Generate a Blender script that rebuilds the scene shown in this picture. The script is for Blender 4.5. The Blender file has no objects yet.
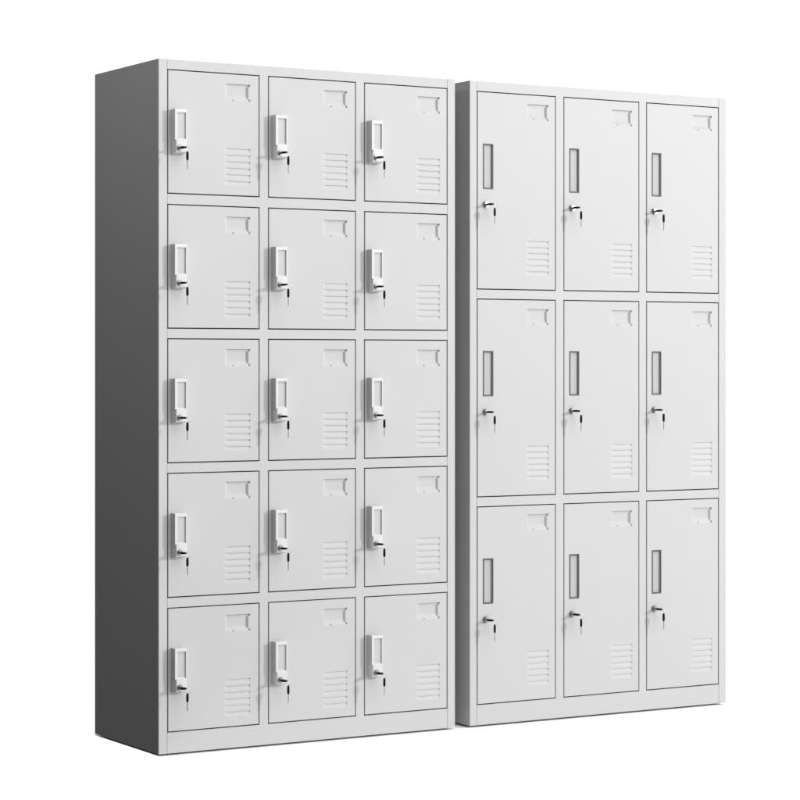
import bpy, bmesh, math
from mathutils import Vector, Matrix

scene = bpy.context.scene
C = scene.collection

# ------------------------------------------------------------ camera
cam_data = bpy.data.cameras.new("camera")
cam = bpy.data.objects.new("camera", cam_data)
C.objects.link(cam)
cam.location = (-2.7346, -5.8371, 1.04328)
cam.rotation_euler = (math.radians(90), 0, math.radians(-30.8177))
cam_data.sensor_width = 36.0
cam_data.lens = 36.0 * 2413.0 / 800.0
cam_data.shift_y = -38.0 / 800.0
cam_data.clip_start = 0.1
cam_data.clip_end = 200.0
scene.camera = cam

# ------------------------------------------------------------ exposure
scene.view_settings.view_transform = 'Standard'
scene.view_settings.look = 'None'
scene.view_settings.exposure = 0.0
scene.view_settings.gamma = 1.0
scene.view_settings.use_curve_mapping = False
scene.render.resolution_x = 1024
scene.render.resolution_y = 1024

# ------------------------------------------------------------ world: a studio with a white cyclorama behind the lockers, bright fill added in front, dark elsewhere
BACK_WHITE = 1.06
AMB_FRONT = 1.74
AMB_DARK = 0.006
world = bpy.data.worlds.new("World")
scene.world = world
world.use_nodes = True
wn, wl = world.node_tree.nodes, world.node_tree.links
wn.clear()
wout = wn.new('ShaderNodeOutputWorld')
wbg = wn.new('ShaderNodeBackground')
wtc = wn.new('ShaderNodeTexCoord')
wsep = wn.new('ShaderNodeSeparateXYZ')
wl.new(wtc.outputs['Generated'], wsep.inputs[0])


def w_range(sock, a, b, lo=0.0, hi=1.0):
    n = wn.new('ShaderNodeMapRange')
    n.interpolation_type = 'SMOOTHSTEP'
    n.inputs['From Min'].default_value = a
    n.inputs['From Max'].default_value = b
    n.inputs['To Min'].default_value = lo
    n.inputs['To Max'].default_value = hi
    wl.new(sock, n.inputs['Value'])
    return n.outputs['Result']


def w_math(op, a, b):
    n = wn.new('ShaderNodeMath')
    n.operation = op
    for i, v in enumerate((a, b)):
        if isinstance(v, (int, float)):
            n.inputs[i].default_value = v
        else:
            wl.new(v, n.inputs[i])
    return n.outputs[0]


back = w_math('MULTIPLY', w_range(wsep.outputs['X'], -0.10, 0.0), w_range(wsep.outputs['Y'], 0.05, 0.22))
front = w_math('MULTIPLY', w_range(wsep.outputs['X'], -0.50, -0.08), w_range(wsep.outputs['Y'], -0.2, 0.1, 1.0, 0.0))
amb = w_math('ADD', w_math('MULTIPLY', front, AMB_FRONT), AMB_DARK)
val = w_math('MAXIMUM', w_math('MULTIPLY', back, BACK_WHITE), amb)
wl.new(val, wbg.inputs['Strength'])
wbg.inputs['Color'].default_value = (1, 1, 1, 1)
wl.new(wbg.outputs[0], wout.inputs['Surface'])


# ------------------------------------------------------------ key lamp and added fill lights
def area(name, loc, target, size, power, size_y=None):
    d = bpy.data.lights.new(name, 'AREA')
    d.energy = power
    d.size = size
    if size_y:
        d.shape = 'RECTANGLE'
        d.size_y = size_y
    d.color = (1.0, 1.0, 1.0)
    o = bpy.data.objects.new(name, d)
    C.objects.link(o)
    o.location = loc
    o.rotation_euler = (Vector(target) - Vector(loc)).to_track_quat('-Z', 'Y').to_euler()
    return o


area("key_softbox", (8.9, -8.5, 3.9), (0.9, 0, 0.9), 0.75, 960)
area("added_floor_fill", (0.9, -2.2, 4.2), (0.95, -0.5, 0), 2.6, 42, 1.6)  # unseen light added overhead to bring the floor up to white
area("added_front_fill", (-3.0, -6.9, 2.4), (0.2, 0, 0.8), 2.2, 48)  # unseen light added to lift the front-left floor and left doors
area("added_side_fill", (-1.3, -0.1, 2.9), (0, 0.2, 1.6), 0.6, 12)  # unseen light added so the left side panel fades from top to bottom
area("added_low_side_fill", (-1.15, -1.38, 0.35), (0, 0.0, 0.35), 0.14, 0.3)  # unseen weak light added to lighten the side panel near its front edge


# ------------------------------------------------------------ materials
def paint(name, val, rough=0.5, spec=0.28, bump=0.05, tint=(1.0, 1.0, 1.0), mott=0.012, scale=900.0, metallic=0.0):
    m = bpy.data.materials.new(name)
    m.use_nodes = True
    n, l = m.node_tree.nodes, m.node_tree.links
    b = n['Principled BSDF']
    b.inputs['Roughness'].default_value = rough
    b.inputs['Metallic'].default_value = metallic
    b.inputs['Specular IOR Level'].default_value = spec
    tc = n.new('ShaderNodeTexCoord')
    big = n.new('ShaderNodeTexNoise')
    big.inputs['Scale'].default_value = 2.3
    big.inputs['Detail'].default_value = 4.0
    l.new(tc.outputs['Object'], big.inputs['Vector'])
    ramp = n.new('ShaderNodeMapRange')
    ramp.inputs['From Min'].default_value = 0.3
    ramp.inputs['From Max'].default_value = 0.7
    ramp.inputs['To Min'].default_value = val * (1 - mott)
    ramp.inputs['To Max'].default_value = val * (1 + mott)
    l.new(big.outputs['Fac'], ramp.inputs['Value'])
    mul = n.new('ShaderNodeVectorMath')
    mul.operation = 'SCALE'
    mul.inputs[0].default_value = tint
    l.new(ramp.outputs['Result'], mul.inputs['Scale'])
    l.new(mul.outputs[0], b.inputs['Base Color'])
    if bump:
        fine = n.new('ShaderNodeTexNoise')
        fine.inputs['Scale'].default_value = scale
        fine.inputs['Detail'].default_value = 1.0
        l.new(tc.outputs['Object'], fine.inputs['Vector'])
        bp = n.new('ShaderNodeBump')
        bp.inputs['Strength'].default_value = bump
        bp.inputs['Distance'].default_value = 0.0006
        l.new(fine.outputs['Fac'], bp.inputs['Height'])
        l.new(bp.outputs['Normal'], b.inputs['Normal'])
    return m


M_PAINT = paint('light_grey_powder_coat', 0.374, tint=(1.0, 1.0, 0.998))
M_WHITE = paint('white_handle_plastic', 0.475, rough=0.32, spec=0.45, bump=0.0, mott=0.004)
M_GREYP = paint('grey_trim_plastic', 0.06, rough=0.45, bump=0.0)
M_CHROME = paint('bright_chrome_wire', 0.62, rough=0.2, bump=0.0, metallic=1.0)
M_STEEL = paint('nickel_plated_steel', 0.26, rough=0.36, bump=0.0, metallic=1.0)
M_CUP_SHADE = paint('pull_recess_shade', 0.315, bump=0.0)  # shade inside the pull put into the colour as a darker grey
M_BLACK = paint('black_key_plastic', 0.004, rough=0.55, spec=0.08, bump=0.0)
M_RUBBER = paint('black_foot_rubber', 0.02, rough=0.8, bump=0.0)
M_FLOOR = paint('white_studio_floor', 0.93, rough=0.75, spec=0.2, bump=0.0, mott=0.002)


# ------------------------------------------------------------ helpers
def link(name, bm, mat, parent=None, loc=(0, 0, 0), smooth=False):
    bmesh.ops.recalc_face_normals(bm, faces=bm.faces)
    return link_raw(name, bm, mat, parent, loc, smooth)


def link_raw(name, bm, mat, parent=None, loc=(0, 0, 0), smooth=False):
    me = bpy.data.meshes.new(name)
    bm.to_mesh(me)
    bm.free()
    me.materials.append(mat)
    if smooth:
        for p in me.polygons:
            p.use_smooth = True
    return link_mesh(name, me, parent, loc)


def link_mesh(name, me, parent=None, loc=(0, 0, 0)):
    o = bpy.data.objects.new(name, me)
    C.objects.link(o)
    o.location = loc
    if parent:
        o.parent = parent
    return o


def add_box(bm, x0, x1, y0, y1, z0, z1, bevel=0.0, seg=2):
    r = bmesh.ops.create_cube(bm, size=1.0)
    vs = r['verts']
    for v in vs:
        v.co = Vector((x0 + (v.co.x + .5) * (x1 - x0), y0 + (v.co.y + .5) * (y1 - y0), z0 + (v.co.z + .5) * (z1 - z0)))
    if bevel:
        es = set()
        for v in vs:
            es.update(v.link_edges)
        bmesh.ops.bevel(bm, geom=list(es), offset=bevel, segments=seg, affect='EDGES', profile=0.5)


def prism(bm, poly, z0, z1):
    """poly: xy outline, counter-clockwise, extruded in z"""
    a = [bm.verts.new((x, y, z0)) for x, y in poly]
    b = [bm.verts.new((x, y, z1)) for x, y in poly]
    n = len(poly)
    for i in range(n):
        j = (i + 1) % n
        bm.faces.new((a[i], a[j], b[j], b[i]))
    bm.faces.new(b)
    bm.faces.new(a[::-1])


def cyl(bm, c, axis, r0, r1, length, seg=24):
    """cone/cylinder from c along axis"""
    axis = Vector(axis).normalized()
    q = axis.to_track_quat('Z', 'Y').to_matrix().to_4x4()
    M = Matrix.Translation(Vector(c) + axis * length / 2) @ q
    bmesh.ops.create_cone(bm, cap_ends=True, segments=seg, radius1=r0, radius2=r1, depth=length, matrix=M)


def empty(name, loc, label, cat, group=None):
    o = bpy.data.objects.new(name, None)
    C.objects.link(o)
    o.location = loc
    o.empty_display_size = 0.05
    o['label'] = label
    o['category'] = cat
    if group:
        o['group'] = group
    return o


# ------------------------------------------------------------ floor
bm = bmesh.new()
FX0, FX1, FY0, FY1 = 0.004, 2.2, -2.6, 0.44
vs = [bm.verts.new(p) for p in ((FX0, FY0, -0.006), (FX1, FY0, -0.006), (FX1, FY1, -0.006), (FX0, FY1, -0.006))]
bm.faces.new(vs)
floor = link('floor', bm, M_FLOOR)
floor['kind'] = 'structure'

# ------------------------------------------------------------ locker dimensions
H = 1.85
D = 0.42
GAP = 0.0015          # half of the shadow gap round a door
T_DOOR = 0.018


def sheet_with_holes(bm, x0, x1, z0, z1, holes, y=0.0, skip=()):
    """vertical sheet in the plane y, facing -Y, tiled round rectangular holes (shared vertices)"""
    xs = sorted({x0, x1, *[h[0] for h in holes], *[h[1] for h in holes]})
    zs = sorted({z0, z1, *[h[2] for h in holes], *[h[3] for h in holes]})
    cache = {}

    def V(x, z, yy=y):
        k = (round(x, 6), round(z, 6), round(yy, 6))
        if k not in cache:
            cache[k] = bm.verts.new((x, yy, z))
        return cache[k]
    for i in range(len(xs) - 1):
        for j in range(len(zs) - 1):
            cx, cz = (xs[i] + xs[i + 1]) / 2, (zs[j] + zs[j + 1]) / 2
            if any(h[0] < cx < h[1] and h[2] < cz < h[3] for h in holes):
                continue
            bm.faces.new((V(xs[i], zs[j]), V(xs[i + 1], zs[j]), V(xs[i + 1], zs[j + 1]), V(xs[i], zs[j + 1])))
    return xs, zs, V


# ---- pressed card holder and louvres: height fields that fill holes in the door skin
CARD = (0.1660, 0.2490, 0.0225, 0.0785)      # x0 x1 dz0 dz1 from the door's top left corner
VENT = (0.1640, 0.2500, 0.0, 0.1080)         # dz relative to vent start
VENT_TOP = 0.0065                            # first slot line below the patch's top


def clamp(v, a=0.0, b=1.0):
    return max(a, min(b, v))


def sm(t):
    t = clamp(t)
    return t * t * (3 - 2 * t)


def card_depth(x, z):
    corner = (z < 0.0330) or (z > 0.0668)
    dd = 0.0050
    mid = sm(min((z - 0.0322) / 0.0025, (0.0678 - z) / 0.0025))
    xr = 0.2452 - 0.0040 * mid
    w = 0.0016 + 0.0042 * mid
    a = sm((x - 0.1712) / 0.0060)
    r = clamp((xr - x) / w)
    t = sm((z - 0.0272) / 0.0018)
    b = sm((0.0735 - z) / 0.0160)
    d = dd * min(a, r, t, b)
    dot = math.hypot(x - 0.1945, (z - 0.0715) * 1.1)
    d = max(d, 0.0032 * sm((0.0026 - dot) / 0.0018))
    for zc in (0.0290, 0.0708):
        pit = math.hypot(x - 0.2440, z - zc)
        d = max(d, 0.0042 * sm((0.0028 - pit) / 0.0016))
    return d


def vent_depth(x, z):
    best = 0.0
    for k in range(6):
        s = z - (VENT_TOP + 0.01755 * k)
        if s < -0.0002 or s > 0.0145:
            continue
        up = sm(s / 0.0014)
        down = 1.0 - clamp((s - 0.0014) / 0.0120)
        left = sm((x - 0.1680) / 0.0110)
        right = sm((0.2460 - x) / 0.0016)
        best = max(best, 0.0020 * up * down ** 1.3 * min(left, right))
        pit = math.hypot(x - 0.2448, s - 0.0012)
        best = max(best, 0.0034 * sm((0.0022 - pit) / 0.0014))
    return best


def patch(name, rect, fn, nx, nz):
    bm = bmesh.new()
    x0, x1, z0, z1 = rect
    rows = []
    for j in range(nz + 1):
        z = z0 + (z1 - z0) * j / nz
        row = []
        for i in range(nx + 1):
            x = x0 + (x1 - x0) * i / nx
            e = 0.0 if i in (0, nx) or j in (0, nz) else fn(x, z)
            row.append(bm.verts.new((x, e, -z)))
        rows.append(row)
    for j in range(nz):
        for i in range(nx):
            bm.faces.new((rows[j][i], rows[j + 1][i], rows[j + 1][i + 1], rows[j][i + 1]))
    me = bpy.data.meshes.new(name)
    bm.to_mesh(me)
    bm.free()
    me.materials.append(M_PAINT)
    for p in me.polygons:
        p.use_smooth = True
    return me


CARD_ME = patch('card_holder', CARD, card_depth, 104, 84)
VENT_ME = patch('vent', VENT, vent_depth, 60, 216)


def door_mesh(w, h, kind, vent_dz):
    """door skin with rolled edges; origin at its top left corner on the front plane"""
    bm = bmesh.new()
    x0, x1, z0, z1 = GAP, w - GAP, -h + GAP, -GAP
    c = 0.0011
    holes = [(CARD[0], CARD[1], -CARD[3], -CARD[2]),
             (VENT[0], VENT[1], -vent_dz - VENT[3], -vent_dz - VENT[2])]
    if kind == 'recess':
        holes.append((PULL[0], PULL[1], -PULL[3], -PULL[2]))
    sheet_with_holes(bm, x0 + c, x1 - c, z0 + c, z1 - c, holes)
    # rolled edge: arc then return

    def ring(inset, y):
        return [(x0 + inset, y, z0 + inset), (x1 - inset, y, z0 + inset), (x1 - inset, y, z1 - inset), (x0 + inset, y, z1 - inset)]
    prof = []
    for k in range(4):
        a = math.pi / 2 * k / 3
        prof.append((c * (1 - math.sin(a)), c * (1 - math.cos(a))))
    prof.append((0.0, T_DOOR))
    prof.append((0.012, T_DOOR))
    prev = None
    for ins, y in prof:
        cur = [bm.verts.new(p) for p in ring(ins, y)]
        if prev:
            for i in range(4):
                j = (i + 1) % 4
                bm.faces.new((prev[i], cur[i], cur[j], prev[j]))
        prev = cur
    # inner face
    bm.faces.new(prev)
    me = bpy.data.meshes.new('door')
    bm.to_mesh(me)
    bm.free()
    me.materials.append(M_PAINT)
    return me


# ---- recessed pull of the nine-door locker
PULL = (0.0193, 0.0547, 0.1490, 0.2797)


def pull_meshes():
    x0, x1, a, b = PULL
    z1, z0 = -a, -b
    rim = 0.0040
    bm = bmesh.new()

    def loop(i, y):
        return [bm.verts.new(p) for p in ((x0 + i, y, z0 + i), (x1 - i, y, z0 + i), (x1 - i, y, z1 - i), (x0 + i, y, z1 - i))]
    seq = [(0.0, 0.0005), (0.0, -0.0007), (0.0004, -0.0011), (rim - 0.0004, -0.0011), (rim, -0.0007), (rim, 0.0020)]
    prev = None
    for i, y in seq:
        cur = loop(i, y)
        if prev:
            for k in range(4):
                j = (k + 1) % 4
                bm.faces.new((prev[k], prev[j], cur[j], cur[k]))
        prev = cur
    me_rim = bpy.data.meshes.new('handle_rim')
    bmesh.ops.recalc_face_normals(bm, faces=bm.faces)
    bm.to_mesh(me_rim)
    bm.free()
    me_rim.materials.append(M_GREYP)
    bm = bmesh.new()

    def loop2(i, y):
        return [bm.verts.new(p) for p in ((x0 + i, y, z0 + i), (x1 - i, y, z0 + i), (x1 - i, y, z1 - i), (x0 + i, y, z1 - i))]
    prev = None
    for i, y in [(rim - 0.0001, 0.0018), (rim + 0.0002, 0.0034), (rim + 0.0010, 0.0041)]:
        cur = loop2(i, y)
        if prev:
            for k in range(4):
                j = (k + 1) % 4
                bm.faces.new((prev[k], prev[j], cur[j], cur[k]))
        prev = cur
    bm.faces.new(prev)
    me_cup = bpy.data.meshes.new('handle_recess')
    bm.to_mesh(me_cup)
    bm.free()
    me_cup.materials.append(M_CUP_SHADE)
    return me_rim, me_cup


RIM_ME, CUP_ME = pull_meshes()


# ---- projecting handle of the fifteen-door locker
def handle_mesh():
    bm = bmesh.new()
    X0, X1 = 0.0098, 0.0452
    ZT, ZB, ZM = -0.1060, -0.2245, -0.1885
    YF = -0.0240

    def loops(seq):
        prev = None
        first = None
        for lst in seq:
            cur = [bm.verts.new(p) for p in lst]
            if prev:
                for k in range(4):
                    j = (k + 1) % 4
                    bm.faces.new((prev[k], prev[j], cur[j], cur[k]))
            else:
                first = cur
            prev = cur
        return first, prev

    def L(x0, x1, z0, z1, y):
        return [(x0, y, z0), (x1, y, z0), (x1, y, z1), (x0, y, z1)]
    # grip frame: outer walls, front lip, walls of the finger well and its floor
    zm = ZM - 0.0005
    rx0, rx1, rz0, rz1 = 0.0168, 0.0424, -0.1862, -0.1152
    e = 0.0012
    f, last = loops([
        L(X0, X1, zm, ZT, -0.0001),
        L(X0, X1, zm, ZT, YF + e),
        L(X0 + .0004, X1 - .0004, zm + .0004, ZT - .0004, YF + .0004),
        L(X0 + e, X1 - e, zm + e, ZT - e, YF),
        L(rx0 - .0008, rx1 + .0008, rz0 - .0008, rz1 + .0008, YF),
        L(rx0 - .0002, rx1 + .0002, rz0 - .0002, rz1 + .0002, YF + .0003),
        L(rx0, rx1, rz0, rz1, YF + .0010),
        L(rx0 + .0008, rx1 - .0008, rz0 + .003, rz1 - .0008, YF + .0042),
    ])
    bm.faces.new(last).material_index = 1
    bm.faces.new(f[::-1])
    # lock housing below it, chamfered to the left and at its foot
    f, last = loops([
        L(X0 - .0003, X1 + .0003, ZB, ZM, -0.0001),
        L(X0 - .0003, X1 + .0003, ZB, ZM, -0.0110),
        L(X0 + .0002, X1 + .0003, ZB + .0006, ZM + .0002, -0.0130),
        L(X0 + .0022, X1 + .0001, ZB + .0018, ZM + .0006, YF + .0032),
        L(X0 + .0036, X1 - .0004, ZB + .0036, ZM + .0012, YF + .0003),
        L(X0 + .0052, X1 - .0014, ZB + .0050, ZM + .0022, YF - .0008),
    ])
    bm.faces.new(last)
    bm.faces.new(f[::-1])
    bmesh.ops.recalc_face_normals(bm, faces=bm.faces)
    me = bpy.data.meshes.new('handle')
    bm.to_mesh(me)
    bm.free()
    me.materials.append(M_WHITE)
    me.materials.append(M_PAINT)
    return me


HANDLE_ME = handle_mesh()


def lock_mesh(y_base, y_face, r):
    """lock cylinder with a collar and a key slot; origin on the lock's axis, door plane at y=0"""
    bm = bmesh.new()
    cyl(bm, (0, y_base, 0), (0, -1, 0), r, r * 0.98, (y_base - y_face) * 0.55, 32)
    cyl(bm, (0, y_base - (y_base - y_face) * 0.5, 0), (0, -1, 0), r * 0.86, r * 0.80, (y_base - y_face) * 0.5, 32)
    bmesh.ops.recalc_face_normals(bm, faces=bm.faces)
    me = bpy.data.meshes.new('lock')
    bm.to_mesh(me)
    bm.free()
    me.materials.append(M_STEEL)
    for p in me.polygons:
        p.use_smooth = len(p.vertices) == 4
    return me


LOCK_A = lock_mesh(-0.0246, -0.0290, 0.0082)
LOCK_B = lock_mesh(-0.0002, -0.0085, 0.0097)


# ------------------------------------------------------------ locker
def make_locker(name, ox, W, cols, rows, kind, label):
    root = empty(name, (ox, 0, 0), label, 'locker')
    fl_l = cols[0][0] - GAP          # width of the left front flange
    fl_r = W - cols[-1][1] - GAP

    def side(parent_x, sgn, fl):
        # L profile with a rounded front corner, closed outline
        t, r = 0.012, 0.0022
        pts = []
        for k in range(6):
            a = math.pi / 2 * k / 5
            pts.append((r - r * math.cos(a), r - r * math.sin(a)))       # rounded front corner
        pts += [(fl - 0.0006, 0.0), (fl - 0.0001, 0.0005), (fl - 0.0001, 0.014), (t, 0.014), (t, D), (0.0015, D), (0.0, D - 0.0015)]
        poly = [(parent_x + sgn * x, y) for x, y in pts]
        if sgn < 0:
            poly = poly[::-1]
        bm = bmesh.new()
        prism(bm, poly, 0.0, H)
        return link('side_panel', bm, M_PAINT, root)
    side(0.0, 1, fl_l)
    side(W, -1, fl_r)

    # top and base sheets, back
    bm = bmesh.new()
    add_box(bm, 0.0125, W - 0.0125, 0.026, D, H - 0.010, H - 0.0004)
    link('top_panel', bm, M_PAINT, root)
    bm = bmesh.new()
    add_box(bm, 0.0125, W - 0.0125, 0.026, D, 0.004, 0.012)
    link('base_panel', bm, M_PAINT, root)
    bm = bmesh.new()
    add_box(bm, 0.0125, W - 0.0125, D - 0.010, D - 0.002, 0.0125, H - 0.0105)
    link('back_panel', bm, M_PAINT, root)

    # front frame: rails and stiles round the openings, each opening with a folded return
    bm = bmesh.new()
    fx0, fx1 = fl_l + 0.0006, W - fl_r - 0.0006
    ops_ = []
    for ci, (a, b) in enumerate(cols):
        for (t, bt) in rows:
            xa, xb = a - GAP, b + GAP
            if ci == 0:
                xa = fx0
            if ci == len(cols) - 1:
                xb = fx1
            ops_.append((xa, xb, bt - GAP, t + GAP))
    xs, zs, V = sheet_with_holes(bm, fx0, fx1, 0.0, H, ops_, y=0.0003)
    dd = 0.025
    # stiles / rails returns
    zt, zb = rows[0][0] + GAP, rows[-1][1] - GAP

    def quad(p):
        bm.faces.new([V(*q) for q in p])
    for (xa, xb, za, zb2) in ops_:
        quad([(xa, za, .0003), (xb, za, .0003), (xb, za, dd), (xa, za, dd)])      # sill
        quad([(xb, zb2, .0003), (xa, zb2, .0003), (xa, zb2, dd), (xb, zb2, dd)])  # head
        if xa > fx0 + 1e-5:
            quad([(xa, zb2, .0003), (xa, za, .0003), (xa, za, dd), (xa, zb2, dd)])
        if xb < fx1 - 1e-5:
            quad([(xb, za, .0003), (xb, zb2, .0003), (xb, zb2, dd), (xb, za, dd)])
    # outer returns of the top and bottom rails
    quad([(fx0, H, .0003), (fx1, H, .0003), (fx1, H, dd), (fx0, H, dd)])
    quad([(fx1, 0.0, .0003), (fx0, 0.0, .0003), (fx0, 0.0, dd), (fx1, 0.0, dd)])
    link_raw('front_frame', bm, M_PAINT, root)

    # levelling feet
    for x in (0.05, W - 0.05):
        for y in (0.05, D - 0.05):
            bm = bmesh.new()
            cyl(bm, (x, y, -0.0058), (0, 0, 1), 0.018, 0.014, 0.0095, 20)
            link('foot', bm, M_RUBBER, root)

    # doors
    cache = {}
    keys = []
    for ri, (t, bt) in enumerate(rows):
        for ci, (a, b) in enumerate(cols):
            w, h = b - a, t - bt
            k = (round(w, 5), round(h, 5))
            if kind == 'handle':
                vdz, cdz = 0.2022 - VENT_TOP, 0.0
            else:
                vdz, cdz = 0.4258 - VENT_TOP, 0.0
            if k not in cache:
                cache[k] = door_mesh(w, h, kind, vdz)
            door = link_mesh('door', cache[k], root, (a, 0, t))
            link_mesh('card_holder', CARD_ME, door)
            link_mesh('vent', VENT_ME, door, (0, 0, -vdz))
            if kind == 'handle':
                link_mesh('handle', HANDLE_ME, door)
                lx, lz, lf = 0.0238, -0.2100, -0.0290
                link_mesh('lock', LOCK_A, door, (lx, 0, lz))
            else:
                link_mesh('handle_rim', RIM_ME, door)
                link_mesh('handle_recess', CUP_ME, door)
                lx, lz, lf = 0.0288, -0.3246, -0.0085
                link_mesh('lock', LOCK_B, door, (lx, 0, lz))
            keys.append((ri, ci, (ox + a + lx, lf, t + lz)))
    return root, keys


colsA = [(0.0269, 0.3012), (0.3297, 0.6034), (0.6320, 0.9038)]
rowsA = [(1.8227, 1.4930), (1.4634, 1.1334), (1.1051, 0.7745), (0.7464, 0.4157), (0.3870, 0.0569)]
colsB = [(0.0255, 0.2975), (0.3273, 0.6002), (0.6284, 0.9010)]
rowsB = [(1.8208, 1.2530), (1.2243, 0.6555), (0.6268, 0.0589)]
WA, WB, OB = 0.931, 0.930, 0.9804

lockA, keysA = make_locker('metal_locker', 0.0, WA, colsA, rowsA, 'handle',
                           'tall light grey metal locker with fifteen square doors in five rows and white projecting handles')
lockB, keysB = make_locker('metal_locker', OB, WB, colsB, rowsB, 'recess',
                           'tall light grey metal locker with nine long doors in three rows and recessed narrow pulls')


# ------------------------------------------------------------ keys
def head_mesh(origin, axis, wide, length=0.024, width=0.0150, thick=0.0050):
    """moulded key head: oval sections lofted along its axis"""
    bm = bmesh.new()
    axis, wide = Vector(axis).normalized(), Vector(wide).normalized()
    th = axis.cross(wide)
    prof = [(0.0, .42, .85), (.06, .62, 1.05), (.2, .78, 1.15), (.38, .92, 1.2), (.58, 1.0, 1.2), (.78, .93, 1.1), (.92, .66, .9), (.985, .34, .6)]
    prev = None
    n = 16
    for s, w, t in prof:
        c = Vector(origin) + axis * (s * length)
        cur = []
        for i in range(n):
            a = 2 * math.pi * i / n
            ca, sa = math.cos(a), math.sin(a)
            ex = abs(ca) ** 0.7 * (1 if ca >= 0 else -1)
            ey = abs(sa) ** 0.7 * (1 if sa >= 0 else -1)
            cur.append(bm.verts.new(c + wide * (ex * w * width / 2) + th * (ey * t * thick / 2)))
        if prev:
            for i in range(n):
                j = (i + 1) % n
                bm.faces.new((prev[i], prev[j], cur[j], cur[i]))
        else:
            bm.faces.new(cur[::-1])
        prev = cur
    bm.faces.new(prev)
    bmesh.ops.recalc_face_normals(bm, faces=bm.faces)
    me = bpy.data.meshes.new('key_head')
    bm.to_mesh(me)
    bm.free()
    me.materials.append(M_BLACK)
    for p in me.polygons:
        p.use_smooth = True
    return me


def blade_mesh(origin, axis, wide, length, teeth=True):
    bm = bmesh.new()
    axis, wide = Vector(axis).normalized(), Vector(wide).normalized()
    th = axis.cross(wide)
    hw, ht = 0.0033, 0.0009
    out = [(0, -hw), (length * .97, -hw), (length, -hw * .3), (length * .96, hw * .5)]
    if teeth:
        for k in range(4, -1, -1):
            s = length * (0.25 + 0.14 * k)
            out += [(s + length * .07, hw * .9), (s, hw * (.25 if k % 2 else .5))]
    out += [(length * .12, hw), (0, hw)]
    A = [bm.verts.new(Vector(origin) + axis * s + wide * v + th * ht) for s, v in out]
    B = [bm.verts.new(Vector(origin) + axis * s + wide * v - th * ht) for s, v in out]
    n = len(out)
    for i in range(n):
        j = (i + 1) % n
        bm.faces.new((A[i], A[j], B[j], B[i]))
    bm.faces.new(A)
    bm.faces.new(B[::-1])
    bmesh.ops.recalc_face_normals(bm, faces=bm.faces)
    me = bpy.data.meshes.new('key')
    bm.to_mesh(me)
    bm.free()
    me.materials.append(M_STEEL)
    return me


def ring_mesh(c, u, r, minor):
    bm = bmesh.new()
    u = Vector(u).normalized()
    up = Vector((0, 0, 1))
    nrm = u.cross(up)
    n, m = 32, 8
    rows = []
    for i in range(n):
        a = 2 * math.pi * i / n
        d = u * math.cos(a) + up * math.sin(a)
        rows.append([bm.verts.new(Vector(c) + d * (r + minor * math.cos(2 * math.pi * j / m)) + nrm * (minor * math.sin(2 * math.pi * j / m))) for j in range(m)])
    for i in range(n):
        for j in range(m):
            bm.faces.new((rows[i][j], rows[(i + 1) % n][j], rows[(i + 1) % n][(j + 1) % m], rows[i][(j + 1) % m]))
    bmesh.ops.recalc_face_normals(bm, faces=bm.faces)
    me = bpy.data.meshes.new('key_ring')
    bm.to_mesh(me)
    bm.free()
    me.materials.append(M_CHROME)
    for p in me.polygons:
        p.use_smooth = True
    return me


RU = Vector((0.8588, -0.5123, 0.0))
R_RING = 0.0080
hole = Vector((0, -0.0262, 0))
rc = hole + RU * 0.0070 + Vector((0, 0, -0.0053))
bot = rc + Vector((0, 0, -R_RING))
KEY_IN = blade_mesh((0, 0.001, 0), (0, -1, 0), (1, 0, 0), 0.0062, teeth=False)
HEAD_IN = head_mesh((0, -0.0022, 0), (0, -1, 0), (1, 0, 0), length=0.0262, width=0.0175)
RING_ME = ring_mesh(rc, RU, R_RING, 0.0005)
hang_w = Vector((0.5123, 0.8588, 0))
HEAD_H = head_mesh(bot + Vector((0, 0, 0.0026 - 0.0240)), (0, 0, 1), hang_w, length=0.024, thick=0.0056)
KEY_H = blade_mesh(bot + Vector((0, 0, -0.0205)), (0, 0, -1), hang_w, 0.0245)

ORD5 = ['top', 'second', 'middle', 'fourth', 'bottom']
ORD3 = ['top', 'middle', 'bottom']
COLN = ['left', 'middle', 'right']


def make_keys(loc, label, proto=None):
    r = empty('key_set', loc, label, 'keys', 'keys hanging from the locker locks')
    k1 = link_mesh('key', KEY_IN, r)
    link_mesh('key_head', HEAD_IN, k1)
    link_mesh('key_ring', RING_ME, r)
    k2 = link_mesh('key', KEY_H, r)
    link_mesh('key_head', HEAD_H, k2)
    return r


for keys, names, what in ((keysA, ORD5, 'fifteen-door'), (keysB, ORD3, 'nine-door')):
    for ri, ci, loc in keys:
        make_keys(loc, 'pair of black-headed keys in the %s row, %s column lock of the %s locker' % (names[ri], COLN[ci], what))
